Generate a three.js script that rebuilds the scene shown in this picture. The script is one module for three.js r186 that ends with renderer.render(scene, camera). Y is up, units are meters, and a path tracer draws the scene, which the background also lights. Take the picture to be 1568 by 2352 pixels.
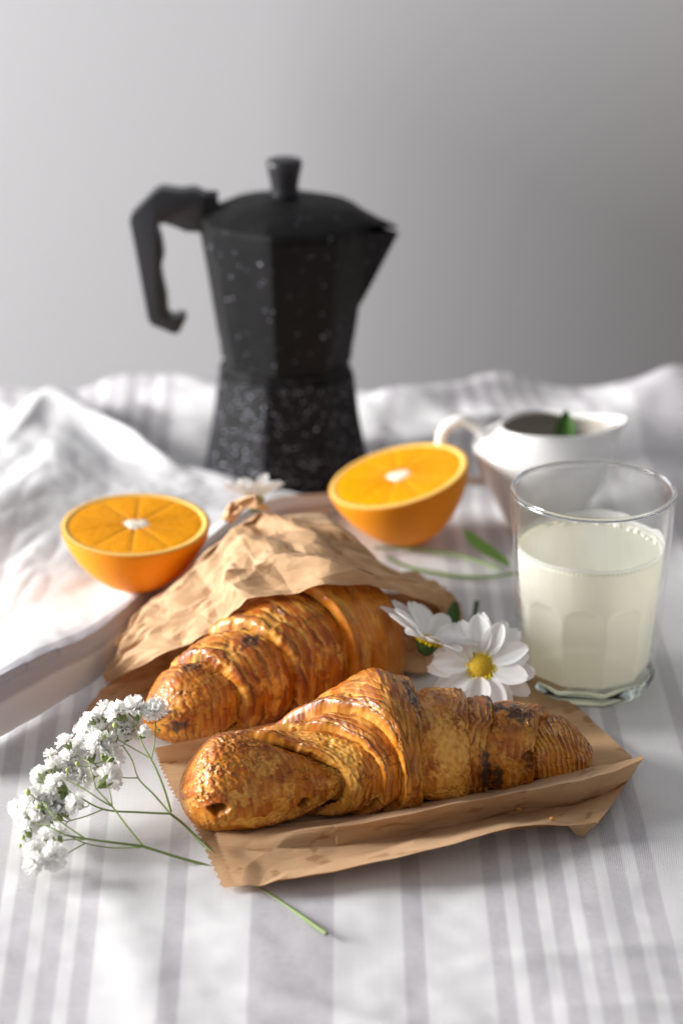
import * as THREE from 'three';
import { ImprovedNoise } from 'three/addons/math/ImprovedNoise.js';
import { mergeGeometries, toCreasedNormals } from 'three/addons/utils/BufferGeometryUtils.js';
import { RectAreaLightUniformsLib } from 'three/addons/lights/RectAreaLightUniformsLib.js';

// ---------------------------------------------------------------- camera, light, exposure
const CAM_H = 0.478, PITCH = 22 * Math.PI / 180, FOV = 26;
const scene = new THREE.Scene();
const camera = new THREE.PerspectiveCamera(FOV, 682 / 1024, 0.05, 20);
camera.position.set(0, CAM_H, 0);
camera.rotation.x = -PITCH;
camera.focus = 0.955;
camera.userData.fStop = 5.2;
const renderer = new THREE.WebGLRenderer({ antialias: true });
renderer.setSize(682, 1024);
renderer.toneMapping = THREE.LinearToneMapping;
renderer.toneMappingExposure = 0.97;
renderer.shadowMap.enabled = true;
RectAreaLightUniformsLib.init();
scene.background = new THREE.Color(0.37, 0.37, 0.383);          // the dim light of the room
const windowLight = new THREE.RectAreaLight(new THREE.Color(1, 0.985, 0.975), 56, 0.85, 0.90);   // a window on the left, a little behind the table
windowLight.position.set(-2.05, 0.56, -1.06);
windowLight.lookAt(0.124, 0.274, -1.005);
scene.add(windowLight);

// ---------------------------------------------------------------- helpers
const V = (x, y, z) => new THREE.Vector3(x, y, z);
const F = 1176 / Math.tan(FOV * Math.PI / 360), SP = Math.sin(PITCH), CP = Math.cos(PITCH);
function ray(px, py) { const a = (px - 784) / F, b = (py - 1176) / F; return V(a, -SP - b * CP, -CP + b * SP); }
function at(px, py, h = 0) { const r = ray(px, py); return r.multiplyScalar((h - CAM_H) / r.y).add(V(0, CAM_H, 0)); }
function atZ(px, py, Z) { const r = ray(px, py); return r.multiplyScalar(-Z / r.z).add(V(0, CAM_H, 0)); }
let seed = 7;
const rnd = () => { seed = (seed * 1664525 + 1013904223) >>> 0; return seed / 4294967296; };
const rr = (a, b) => a + (b - a) * rnd();
const P = new ImprovedNoise(), noise = (x, y, z = 0) => P.noise(x, y, z);
const fbm = (x, y, z = 0) => noise(x, y, z) + 0.5 * noise(2.1 * x + 5.2, 2.1 * y + 1.3, z + 3.7) + 0.25 * noise(4.3 * x + 2.9, 4.3 * y + 8.1, z + 6.1);
const clamp = (x, a = 0, b = 1) => Math.min(b, Math.max(a, x));
const sstep = (a, b, x) => { const t = clamp((x - a) / (b - a)); return t * t * (3 - 2 * t); };
const mix = (a, b, t) => a + (b - a) * t;
const mixc = (a, b, t) => [mix(a[0], b[0], t), mix(a[1], b[1], t), mix(a[2], b[2], t)];
const gauss = (d, s) => Math.exp(-d * d / (2 * s * s));
const names = {};
function numbered(n) { const k = names[n] = (names[n] ?? -1) + 1; return k ? n + '_' + String(k).padStart(3, '0') : n; }
function tag(o, label, category, group, kind) {
  Object.assign(o.userData, { label }, category && { category }, group && { group }, kind && { kind });
  return o;
}
function thing(name, pos, label, category, group) {
  const o = new THREE.Group(); o.name = numbered(name); o.position.copy(pos); scene.add(o);
  return tag(o, label, category, group);
}
function part(name, geo, mat, parent, label) {
  const m = new THREE.Mesh(geo, mat); m.name = name; m.castShadow = m.receiveShadow = true; parent.add(m);
  if (label) m.userData.label = label;
  return m;
}
function solo(name, geo, mat, label, category, group, kind) {
  const m = part(numbered(name), geo, mat, scene); return tag(m, label, category, group, kind);
}
const std = (o) => new THREE.MeshStandardMaterial({ side: THREE.DoubleSide, ...o });
const phys = (o) => new THREE.MeshPhysicalMaterial({ side: THREE.DoubleSide, ...o });
const lin = (r, g, b) => new THREE.Color().setRGB(r, g, b);
// a grid surface: fn(u, v, i, j) -> Vector3 (or {p, c}); closed joins v = 1 to v = 0
function grid(nu, nv, fn, { closed = false, uv = null, flip = false } = {}) {
  const cols = closed ? nv : nv + 1, pos = new Float32Array((nu + 1) * cols * 3), uvs = new Float32Array((nu + 1) * cols * 2);
  let col = null;
  for (let i = 0, k = 0; i <= nu; i++) for (let j = 0; j < cols; j++, k++) {
    const u = i / nu, v = j / nv, r = fn(u, v, i, j), p = r.p ?? r;
    pos[k * 3] = p.x; pos[k * 3 + 1] = p.y; pos[k * 3 + 2] = p.z;
    const t = uv ? uv(u, v, p) : [u, v]; uvs[k * 2] = t[0]; uvs[k * 2 + 1] = t[1];
    if (r.c) { col ??= new Float32Array(pos.length); col.set(r.c, k * 3); }
  }
  const idx = [];
  for (let i = 0; i < nu; i++) for (let j = 0; j < nv; j++) {
    const a = i * cols + j, b = i * cols + (j + 1) % cols, c = a + cols, d = b + cols;
    if (flip) idx.push(a, b, c, b, d, c); else idx.push(a, c, b, b, c, d);
  }
  const g = new THREE.BufferGeometry();
  g.setAttribute('position', new THREE.BufferAttribute(pos, 3));
  g.setAttribute('uv', new THREE.BufferAttribute(uvs, 2));
  if (col) g.setAttribute('color', new THREE.BufferAttribute(col, 3));
  g.setIndex(idx); g.computeVertexNormals();
  return g;
}
function tube(points, r0, r1 = r0, seg = 20, rad = 7) {
  const c = new THREE.CatmullRomCurve3(points), fr = c.computeFrenetFrames(seg);
  return grid(seg, rad, (u, v, i) => {
    const p = c.getPointAt(u), a = v * Math.PI * 2, r = mix(r0, r1, u);
    return p.addScaledVector(fr.normals[i], Math.cos(a) * r).addScaledVector(fr.binormals[i], Math.sin(a) * r);
  }, { closed: true });
}
function lathe(profile, seg = 64) { return new THREE.LatheGeometry(profile.map(([r, y]) => new THREE.Vector2(r, y)), seg); }
// value through listed (x, y...) rows, smooth
function spline(rows) {
  const n = rows.length;
  return (x) => {
    let i = 0; while (i < n - 2 && x > rows[i + 1][0]) i++;
    const a = rows[Math.max(0, i - 1)], b = rows[i], c = rows[i + 1], d = rows[Math.min(n - 1, i + 2)], t = clamp((x - b[0]) / (c[0] - b[0]));
    return b.slice(1).map((_, k) => {
      const y0 = b[k + 1], y1 = c[k + 1], h = c[0] - b[0];
      const m0 = c[0] > a[0] ? (y1 - a[k + 1]) / (c[0] - a[0]) * h : 0, m1 = d[0] > b[0] ? (d[k + 1] - y0) / (d[0] - b[0]) * h : 0;
      const t2 = t * t, t3 = t2 * t;
      return (2 * t3 - 3 * t2 + 1) * y0 + (t3 - 2 * t2 + t) * m0 + (-2 * t3 + 3 * t2) * y1 + (t3 - t2) * m1;
    });
  };
}
function dataTex(w, h, fn, srgb = true, repeat = true) {
  const d = new Uint8Array(w * h * 4);
  for (let y = 0, k = 0; y < h; y++) for (let x = 0; x < w; x++, k += 4) {
    const c = fn(x, y); d[k] = clamp(c[0], 0, 255); d[k + 1] = clamp(c[1], 0, 255); d[k + 2] = clamp(c[2], 0, 255); d[k + 3] = 255;
  }
  const t = new THREE.DataTexture(d, w, h, THREE.RGBAFormat);
  t.magFilter = THREE.LinearFilter; t.minFilter = THREE.LinearMipmapLinearFilter; t.generateMipmaps = true;
  if (repeat) t.wrapS = t.wrapT = THREE.RepeatWrapping;
  if (srgb) t.colorSpace = THREE.SRGBColorSpace;
  t.needsUpdate = true;
  return t;
}

// ---------------------------------------------------------------- the wall
const wallGeo = new THREE.BoxGeometry(6, 4, 0.1);
const wall = solo('wall', wallGeo, std({
  color: lin(0.44, 0.442, 0.453), roughness: 0.95,
  bumpMap: dataTex(256, 256, (x, y) => { const v = 128 + 60 * fbm(x / 9, y / 9) + rr(-20, 20); return [v, v, v]; }, false), bumpScale: 0.0006,
}), 'plain pale grey wall out of focus behind the table', null, null, 'structure');
delete wall.userData.category;
wall.position.set(0.4, 1.0, -2.04);
const leftShadePanel = solo('wall', new THREE.BoxGeometry(0.06, 1.6, 0.27), std({ color: lin(0.30, 0.22, 0.16), roughness: 0.9 }), 'added low brown panel out of view at left, shading the back wall', null, null, 'structure');  // added out of view to block the window light from the wall's lower right
leftShadePanel.position.set(-0.43, -0.535, -1.59);
const rightShadePanel = solo('wall', new THREE.BoxGeometry(0.05, 1.6, 0.60), std({ color: lin(0.16, 0.11, 0.08), roughness: 0.8 }), 'added low dark brown panel out of view at right, darkening the back wall', null, null, 'structure');  // added out of view to keep room light off the wall's right end
rightShadePanel.position.set(0.375, -0.58, -1.69);

// ---------------------------------------------------------------- tablecloth
// stripes across u; one repeat is 1392 units of 0.1594 mm
const UNIT = 0.0001594, REP = 1392;
const stripes = [[566, 765], [935, 985]];
for (let k = 0; k < 6; k++) stripes.push([1146 + 79.5 * k, 1146 + 79.5 * k + 46]);
stripes.push([1750, 1799]);
function stripeAt(p) {
  const q = 566 - 80 + ((((p - 486) % REP) + REP) % REP);
  let s = 0;
  for (const [a, b] of stripes) { const w = 5; s = Math.max(s, sstep(a - w, a + w, q) * (1 - sstep(b - w, b + w, q))); }
  return s;
}
const TW = 2048, rowNoise = Array.from({ length: TW }, () => rnd()), colNoise = Array.from({ length: TW }, () => rnd());
const clothStripe = Array.from({ length: TW }, (_, x) => stripeAt((x + 0.5) / TW * REP));
const weave = (x, y) => {          // a fine twill: short slanting floats, about 0.7 mm
  const a = ((x * 0.45 + y) % 10 + 10) % 10, b = ((x - y * 0.18) % 7 + 7) % 7;
  return (a < 5 ? 1 : 0) * 0.62 + (b < 3 ? 1 : 0) * 0.38;
};
const clothMap = dataTex(TW, TW, (x, y) => {
  const s = clothStripe[x], w = weave(x, y), f = (rowNoise[y] - 0.5) * 5 + (colNoise[x] - 0.5) * 5;
  const dark = s * (0.10 + 1.65 * (1 - w) + 0.25 * noise(x / 23, y / 23, 4));
  return [235 - 27 * dark - 9 * (1 - w) + f, 234 - 29 * dark - 9 * (1 - w) + f, 233 - 26 * dark - 6 * (1 - w) + f];
});
const clothBump = dataTex(512, 512, (x, y) => { const v = 255 * weave(x, y) * 0.8 + 40 * rnd(); return [v, v, v]; }, false);
clothBump.repeat.set(4, 4);
const clothMat = std({ map: clothMap, roughness: 0.96, bumpMap: clothBump, bumpScale: 0.00035 });
const ridge = (x, z, x0, z0, x1, z1, w, h) => {   // a soft fold along a line on the table
  const dx = x1 - x0, dz = z1 - z0, L = dx * dx + dz * dz, t = clamp(((x - x0) * dx + (z - z0) * dz) / L);
  const d = Math.hypot(x - x0 - t * dx, z - z0 - t * dz);
  return h * Math.exp(-Math.pow(d / w, 2)) * (0.55 + 0.45 * Math.sin(Math.PI * clamp(0.1 + 0.8 * t)));
};
function clothHeight(x, Z) {       // Z is the distance from the camera
  const flat = 1 - sstep(1.13, 1.32, Z);
  let h = 0.0020 * noise(x * 14, Z * 9, 1) + 0.0012 * Math.abs(noise(x * 9 + Z * 12, Z * 22 - x * 6, 14)) + 0.00035 * noise(x * 120, Z * 90, 17) + 0.0007 * noise(x * 45, Z * 30, 2) * (0.4 + 0.6 * sstep(0.9, 0.7, Z));
  h += ridge(x, Z, 0.05, 0.72, 0.30, 0.76, 0.005, 0.0009) + ridge(x, Z, 0.08, 0.69, 0.30, 0.705, 0.004, 0.0011) + ridge(x, Z, -0.10, 0.80, -0.05, 0.62, 0.012, 0.0018)
    + ridge(x, Z, 0.14, 0.84, 0.28, 0.80, 0.015, 0.002) + ridge(x, Z, -0.03, 0.70, 0.05, 0.66, 0.008, 0.0022);
  const b = (1 - flat) * (1 - gauss(Math.hypot(x + 0.0316, Z - 1.243), 0.045)) * (1 - gauss(Math.hypot(x - 0.113, Z - 1.165), 0.03));
  h += b * (0.006 + 0.009 * noise(x * 13, Z * 17, 5) + 0.006 * Math.abs(noise(x * 26 + Z * 12, Z * 22, 8)));
  h += ridge(x, Z, 0.02, 1.33, 0.14, 1.40, 0.02, 0.014) + ridge(x, Z, -0.2, 1.42, -0.08, 1.36, 0.02, 0.012);
  h += ridge(x, Z, 0.21, 1.33, 0.36, 1.16, 0.03, 0.024) + ridge(x, Z, 0.22, 1.37, 0.5, 1.33, 0.035, 0.026) + ridge(x, Z, 0.22, 1.12, 0.4, 1.02, 0.03, 0.018);
  h += ridge(x, Z, 0.05, 1.27, 0.12, 1.31, 0.015, 0.010);
  h -= 0.25 * sstep(1.375, 1.45, Z + 0.012 * noise(x * 12, 3, 3) + 0.06 * sstep(-0.22, -0.36, x));
  return h * (1 - 0.9 * sstep(0.085, 0.05, Math.hypot(x + 0.0316, Z - 1.243))) + 0.0006;
}
const clothGeo = grid(420, 330, (u, v) => {
  const Z = mix(0.55, 1.48, u), x = mix(-0.55, 0.62, v);
  return V(x, clothHeight(x, Z), -Z);
}, {
  uv: (u, v, p) => {
    const Z = -p.z, bend = 0.42 * Math.max(0, -p.x) * Math.max(0, Z - 0.683) * (1 - sstep(0.9, 1.3, Z) * 0.6);
    const wob = 0.02 * sstep(1.0, 1.4, Z) * noise(p.x * 8, Z * 8, 9);
    return [((p.x + bend + wob) / UNIT + 784) / REP, Z / (REP * UNIT)];
  },
});
solo('tablecloth', clothGeo, clothMat, 'white linen tablecloth with grey lavender stripes covering the whole table', 'tablecloth');

// ---- the upper cloth folded at the back left
const foldMap = dataTex(512, 1024, (x, y) => {
  const w = 0.5 + 0.5 * noise(x / 1.7, y / 1.7, 3), t = y / 1024, e = (a, b) => sstep(a - 0.004, a + 0.004, t) * (1 - sstep(b - 0.004, b + 0.004, t));
  const s = e(0.030, 0.088), d = s * (0.55 + 0.6 * (1 - w)), f = rr(-4, 4);
  return [220 - 48 * d - 6 * (1 - w) + f, 220 - 51 * d - 6 * (1 - w) + f, 221 - 46 * d - 6 * (1 - w) + f];
});
const foldFront = [[-160, 1800], [0, 1712], [110, 1645], [225, 1572], [330, 1470], [430, 1385], [540, 1290], [650, 1225], [760, 1192]];
const foldBack = [[-200, 1060], [20, 1010], [120, 960], [200, 985], [280, 1035], [370, 1085], [470, 1115], [620, 1150], [780, 1180]];
const cF = new THREE.CatmullRomCurve3(foldFront.map(([x, y]) => at(x, y, 0))), cB = new THREE.CatmullRomCurve3(foldBack.map(([x, y]) => at(x, y, 0)));
const foldGeo = grid(200, 240, (s, t) => {
  const a = cF.getPoint(s), b = cB.getPoint(s), dir = b.clone().sub(a), L = dir.length(); dir.normalize();
  const end = 1 - sstep(0.78, 1, s), H = mix(0.008, 0.024 - 0.008 * sstep(0.15, 0.5, s), end);
  // the front edge is a soft roll: up, over, then back along the top
  const arc = t * (L + 0.05);
  let d, h;
  const R = H / 2;
  if (arc < H * 1.25) { const k = arc / (H * 1.25); d = 0.004 * (1 - k) + 0.010 * k * k; h = H * Math.sin(k * Math.PI / 2) ** 0.9; }
  else {
    const k = clamp((arc - H * 1.25) / (L + 0.05 - H * 1.25));
    d = 0.010 + (L - 0.012) * k;
    const fallAt = sstep(0, 0.25, k) * 0.62 + 0.0;
    h = H * (1 - fallAt) + 0.003;
    h += end * sstep(0.15, 0.4, k) * (1 - sstep(0.93, 1, k)) * (0.005 * noise(s * 4, k * 3, 2.5) + 0.0022 * Math.abs(noise(s * 5 + k * 6, k * 8 - s * 5, 6)) + 0.0004 * Math.abs(noise(s * 12 - k * 9, k * 15 + s * 8, 8)));
    // the high fold along the back
    const bf = gauss(k - 0.92, 0.04) * sstep(0.02, 0.26, s) * (1 - sstep(0.50, 0.72, s));
    h += 0.012 * bf;
    h += 0.007 * gauss(k - 0.62 - 0.25 * (s - 0.2), 0.08) * gauss(s - 0.12, 0.2);
    h *= 1 - sstep(0.965, 1, k) * 0.97;
  }
  const p = a.addScaledVector(dir, d); p.y = 0.0012 + Math.max(h, 0.0035 * sstep(0.6, 0.9, t)) + clothHeight(p.x, -p.z) * mix(1, 0.6, sstep(0.05, 0.2, t));
  return p;
}, { uv: (s, t, p) => [s * 2.2, t] });
solo('folded_cloth', foldGeo, std({ map: foldMap, roughness: 0.96 }), 'white cloth folded over at the back left, its rolled edge banded grey', 'cloth');
function foldTop(p) {   // height of the cloth under a point behind the fold
  let best = 9, y = 0; const a = foldGeo.attributes.position;
  for (let i = 0; i < a.count; i++) { const d = Math.hypot(a.getX(i) - p.x, a.getZ(i) - p.z); if (d < best) { best = d; y = a.getY(i); } }
  return best < 0.01 ? y : clothHeight(p.x, -p.z);
}

// ---------------------------------------------------------------- moka pot
{
  const Z = 1.243, base = V(-0.0325, clothHeight(-0.0325, Z), -Z), pot = thing('moka_pot', base, 'black speckled octagonal moka pot standing behind the two orange halves', 'moka pot');
  const speck = (density, lo, hi) => {
    const W = 1024, H = 512, a = new Float32Array(W * H);
    for (let k = 0; k < density; k++) {
      const cx = rnd() * W, cy = rnd() * H, r = rr(0.7, 1.9) * (rnd() < 0.08 ? 1.6 : 1), b = rr(lo, hi);
      for (let y = -5; y <= 5; y++) for (let x = -5; x <= 5; x++) if (Math.hypot(x, y) < r) a[(((cy + y) | 0) + H) % H * W + (((cx + x) | 0) + W) % W] = b;
    }
    return dataTex(W, H, (x, y) => { const b = a[y * W + x], n = 25 + 5 * noise(x / 40, y / 40); return [n + b * 190, n + b * 190, n + 1 + b * 206]; });
  };
  const body = (o) => phys({ roughness: 0.6, specularIntensity: 0.28, ...o });
  const mUpper = body({ map: speck(700, 0.2, 0.8) }), mBoiler = body({ map: speck(3600, 0.3, 1) }), mLid = body({ map: speck(420, 0.15, 0.7) });
  const plastic = phys({ color: lin(0.012, 0.012, 0.015), roughness: 0.38 });
  const oct = (profile, turn) => {
    const n = 8 * 12, t0 = turn;
    const g = grid(profile.length - 1, n, (u, v, i) => {
      const th = v * Math.PI * 2, [R, y, soft = 0] = profile[i], q = Math.PI / 4, w = (((th - t0) % q) + q) % q - q / 2;
      const r = mix(Math.min(R * Math.cos(q / 2) / Math.cos(w), R * 0.988), R * 0.94, soft);
      return V(Math.sin(th) * r, y, Math.cos(th) * r);
    }, { uv: (u, v, p) => [v, p.y / 0.15] });
    return toCreasedNormals(g, 0.35);
  };
  const bev = (r, y, r2, y2) => [[r, y], [r2, y2]];
  const t1 = -16 * Math.PI / 180, t2 = -7 * Math.PI / 180;
  part('boiler', oct([[0.0, 0.001], [0.0485, 0.001], [0.0518, 0.003], [0.0513, 0.008], [0.0450, 0.040], [0.0422, 0.061], [0.0417, 0.0655], [0.0405, 0.067], [0.03, 0.067]], t1), mBoiler, pot);
  part('collar', oct([[0.030, 0.066, 1], [0.0385, 0.066, 1], [0.0395, 0.0675, 1], [0.0395, 0.0715, 1], [0.0382, 0.073, 1], [0.03, 0.073, 1]], t2), mUpper, pot);
  part('upper_body', oct([[0.03, 0.0725], [0.0375, 0.0725], [0.0390, 0.074], [0.0398, 0.083], [0.0408, 0.087], [0.0468, 0.128], [0.0505, 0.150], [0.0510, 0.1535], [0.0498, 0.155], [0.0475, 0.155]], t2), mUpper, pot);
  const lid = part('lid', oct([[0.0490, 0.1535], [0.0516, 0.1550], [0.0517, 0.1570], [0.0502, 0.1590], [0.042, 0.1632], [0.030, 0.1668], [0.014, 0.1688], [0.0, 0.1690]], t2), mLid, pot);
  const kn = part('knob', lathe([[0.0, 0.166], [0.0082, 0.166], [0.0078, 0.172], [0.0079, 0.177], [0.0095, 0.185], [0.0102, 0.1885], [0.0098, 0.1908], [0.0070, 0.1918], [0, 0.192]], 32), plastic, pot);
  // the pouring spout: a V of sheet metal on the right
  const sp = grid(14, 16, (u, v) => {
    const k = u, y = mix(0.104, 0.1525, k), reach = mix(0.0425, 0.0655, Math.pow(k, 0.9)), half = mix(0.004, 0.017, k) , w = (v - 0.5) * 2;
    const inner = 0.036 + 0.010 * (y - 0.1) / 0.055, out = mix(reach, inner, Math.pow(Math.abs(w), 0.9));
    return V(out, y - 0.004 * (1 - Math.abs(w)) * k * k, w * half);
  }, { uv: (u, v) => [v * 0.12, u * 0.4] });
  part('spout', sp, mUpper, pot);
  part('spout_lid', grid(8, 8, (u, v) => { const w = (v - 0.5) * 2, out = mix(0.044, 0.0640, u); return V(out, mix(0.1605, 0.1530, u) - 0.002 * w * w, w * mix(0.018, 0.0012, u)); }), mLid, pot);
  // handle, drawn in the plane of the pot's axis
  const z5 = (x, y) => { const p = atZ((300 + x / 2.09) * 0.9185, (360 + y / 2.09) * 0.9185, Z); return new THREE.Vector2(p.x - base.x, p.y - base.y); };
  const pts = [[440, 262], [390, 238], [320, 246], [222, 232], [190, 246], [74, 362], [66, 390], [92, 520], [160, 896], [176, 922], [290, 968], [306, 962], [336, 905], [324, 892], [300, 900], [262, 905], [240, 868], [238, 800], [216, 700], [206, 640], [222, 580], [212, 500], [190, 430], [196, 395], [240, 392], [300, 412], [352, 436], [440, 440]].map(([x, y]) => z5(x, y));
  const sh = new THREE.Shape(); sh.moveTo(pts[0].x, pts[0].y);
  for (const p of pts.slice(1)) sh.lineTo(p.x, p.y);
  sh.closePath();
  const hg = new THREE.ExtrudeGeometry(sh, { depth: 0.011, bevelEnabled: true, bevelThickness: 0.002, bevelSize: 0.0012, bevelSegments: 3, curveSegments: 4 });
  hg.translate(0, 0, -0.0055);
  part('handle', toCreasedNormals(hg, 0.6), plastic, pot);
  const hb = new THREE.BoxGeometry(0.012, 0.016, 0.014); const hp = z5(420, 330); hb.translate(hp.x + 0.004, hp.y, 0);
  part('handle_bracket', hb, mUpper, pot);
}

// ---------------------------------------------------------------- orange halves
{
  const peelMat = phys({ color: lin(0.95, 0.345, 0.003), roughness: 0.5, specularIntensity: 0.35, transmission: 0.22, thickness: 0, bumpMap: dataTex(256, 256, (x, y) => { const v = 150 + 150 * noise(x / 5, y / 5, 1) + 60 * noise(x / 2.3, y / 2.3, 3); return [v, v, v]; }, false), bumpScale: 0.0004 });
  peelMat.bumpMap.repeat.set(3, 1.5);
  const pithMat = std({ color: lin(0.88, 0.55, 0.13), roughness: 0.7 }), memMat = std({ color: lin(0.84, 0.36, 0.006), roughness: 0.6 }), coreMat = std({ color: lin(0.88, 0.78, 0.62), roughness: 0.8 });
  const pulp = dataTex(256, 256, (x, y) => { const a = noise(x / 5, y / 26, 2) + 0.5 * noise(x / 2.5, y / 13, 7); return [240 + 14 * a, 158 + 46 * a, 3 + 8 * a]; });
  const fleshMat = phys({ map: pulp, roughness: 0.5, specularIntensity: 0.2, bumpMap: pulp, bumpScale: 0.0012 });
  function orange(pos, rot, R, D, label, nseg, turn) {
    const o = thing('orange_half', pos, label, 'orange', null);
    o.rotation.copy(rot);
    const prof = [[0.0005, -1], [0.13, -0.99], [0.30, -0.94], [0.48, -0.83], [0.66, -0.66], [0.82, -0.45], [0.93, -0.24], [0.985, -0.09], [1, -0.012], [0.992, 0], [0.975, 0.0]].map(([r, y]) => [r * R, y * D + D]);
    part('peel', lathe(prof, 96), peelMat, o);
    part('pith', lathe([[0.985, -0.002], [0.962, 0.010], [0.93, 0.008], [0.895, -0.004], [0.885, -0.05]].map(([r, y]) => [r * R, D + y * R]), 96), pithMat, o);
    part('membrane', lathe([[0.0005, -0.006], [0.5, -0.005], [0.905, -0.004]].map(([r, y]) => [r * R, D + y * R]), 64), memMat, o);
    for (let k = 0; k < nseg; k++) {
      const a0 = turn + k / nseg * Math.PI * 2 + 0.012, a1 = turn + (k + 1) / nseg * Math.PI * 2 - 0.012 + rr(-0.006, 0.006);
      const g = grid(14, 10, (u, v) => {
        const w = Math.sin(Math.PI * v), e = Math.min(1, 4 * Math.min(u, 1 - u)) , q = Math.sqrt(Math.max(0, Math.min(1, w * 1.6)) * Math.sqrt(e));
        const r = mix(0.13 + 0.03 * (1 - w), 0.888 - 0.03 * (1 - w) ** 3, u) * R, am = (a0 + a1) / 2, half = (a1 - a0) / 2 * (1 - 0.25 * (1 - u) ** 3), a = am + (v - 0.5) * 2 * half;
        return V(Math.cos(a) * r, D + R * (-0.003 + 0.0075 * q) + 0.00025 * noise(u * 18, v * 9, k), Math.sin(a) * r);
      }, { uv: (u, v) => [v, u], flip: true });
      part('segment', g, fleshMat, o);
    }
    part('core', grid(6, 28, (u, v) => { const a = v * Math.PI * 2, r = R * (0.165 + 0.07 * noise(Math.cos(a) * 2.2 + turn, Math.sin(a) * 2.2, 5) + 0.025 * Math.sin(a * nseg)) * (0.001 + u); return V(Math.cos(a) * r, D + R * (0.014 - 0.022 * u ** 4 + 0.012 * noise(u * 5, a, 2)), Math.sin(a) * r); }, { closed: true, flip: true }), coreMat, o);
    return o;
  }
  const p1 = at(311, 1200, 0.054), R1 = 171 * (-p1.z * CP + (CAM_H - p1.y) * SP) / F; 
  const y1 = foldTop(V(p1.x, 0, p1.z));
  orange(V(p1.x, y1 - 0.001, p1.z), new THREE.Euler(0.05, 0, -0.01), R1, p1.y - y1 + 0.001, 'orange half with a level cut face, left of the crumpled paper bag', 10, 0.3);
  const Z2 = 1.138, p2 = V((958 - 784) * 1.19 / F, clothHeight(0.041, Z2) + 0.001, -Z2);
  orange(p2, new THREE.Euler(0.06, 0, 0.235, 'ZXY'), 0.0392, 0.041, 'orange half with a tilted cut face, between moka pot and creamer', 11, 0.1);
}

// ---------------------------------------------------------------- creamer with a leaf in it
{
  const Z = 1.165, base = V((1250 - 784) * 1.236 / F, clothHeight(0.113, Z), -Z), jug = thing('creamer', base, 'small white porcelain creamer jug with a looped handle behind the glass', 'creamer');
  const china = phys({ color: lin(0.84, 0.83, 0.81), roughness: 0.16, clearcoat: 0.5, clearcoatRoughness: 0.06 });
  // rows: radius, height, how far the spout pulls the row out and up
  const rows = spline([[0, 0.0005, 0.001, 0, 0], [0.05, 0.021, 0.0005, 0, 0], [0.10, 0.0225, 0.003, 0, 0], [0.22, 0.028, 0.014, 0, 0], [0.36, 0.0365, 0.030, 0, 0], [0.48, 0.0412, 0.044, 0.03, 0], [0.54, 0.0415, 0.049, 0.08, 0], [0.565, 0.0400, 0.0505, 0.12, 0.02], [0.60, 0.0370, 0.0530, 0.25, 0.1], [0.66, 0.0310, 0.0575, 0.6, 0.45], [0.70, 0.0272, 0.0605, 0.9, 0.8], [0.72, 0.0264, 0.0620, 1, 1], [0.735, 0.0249, 0.0622, 1, 1], [0.76, 0.0240, 0.0595, 0.9, 0.8], [0.82, 0.033, 0.050, 0.1, 0], [0.9, 0.033, 0.028, 0, 0], [0.97, 0.019, 0.006, 0, 0], [1, 0.0005, 0.005, 0, 0]]);
  const g = grid(140, 96, (u, v) => {
    const th = v * Math.PI * 2, [r, y, so, su] = rows(u), s = Math.pow(Math.max(0, Math.cos(th)), 3.2), s2 = Math.pow(Math.max(0, Math.cos(th)), 7);
    const rad = r + so * (0.010 * s + 0.0125 * s2), yy = y + su * (0.006 * s2 - 0.0012 * Math.cos(2 * th));
    return V(Math.cos(th) * rad, yy, -Math.sin(th) * rad * (1 - 0.25 * so * s2));
  }, { closed: true, flip: true });
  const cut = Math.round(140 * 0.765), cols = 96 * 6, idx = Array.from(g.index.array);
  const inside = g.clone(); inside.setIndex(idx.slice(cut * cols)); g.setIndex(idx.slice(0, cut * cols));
  part('body', g, china, jug);
  part('inside', inside, phys({ color: lin(0.50, 0.46, 0.40), roughness: 0.4 }), jug, 'inside of the white creamer, its shade painted in as grey brown');  // shade of the hollow put into the colour; the china is white
  part('shoulder_line', new THREE.TorusGeometry(0.0408, 0.0009, 8, 80).rotateX(Math.PI / 2).translate(0, 0.0502, 0), china, jug);
  part('handle', tube([V(-0.034, 0.052, 0.002), V(-0.040, 0.060, 0.003), V(-0.049, 0.064, 0.004), V(-0.0585, 0.058, 0.005), V(-0.060, 0.047, 0.005), V(-0.054, 0.034, 0.004), V(-0.044, 0.027, 0.003), V(-0.033, 0.025, 0.002)], 0.0038, 0.0032, 48, 14), china, jug);
  jug.rotation.y = -0.10; jug.scale.setScalar(0.95);
  const leafM = std({ color: lin(0.07, 0.17, 0.035), roughness: 0.6 });
  const lf = grid(12, 8, (u, v) => { const w = (v - 0.5) * 2, wd = 0.0062 * Math.sin(Math.PI * clamp(u * 0.92 + 0.04)) ** 0.8; return V(0.004 * u + w * wd, 0.036 * u, 0.002 * w * w + 0.008 * u * u); });
  const l = solo('green_leaf', lf, leafM, 'dark green leaf standing inside the white creamer', 'leaf');
  l.position.set(base.x + 0.012, base.y + 0.030, base.z - 0.012); l.rotation.y = -0.4;
}

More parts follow.
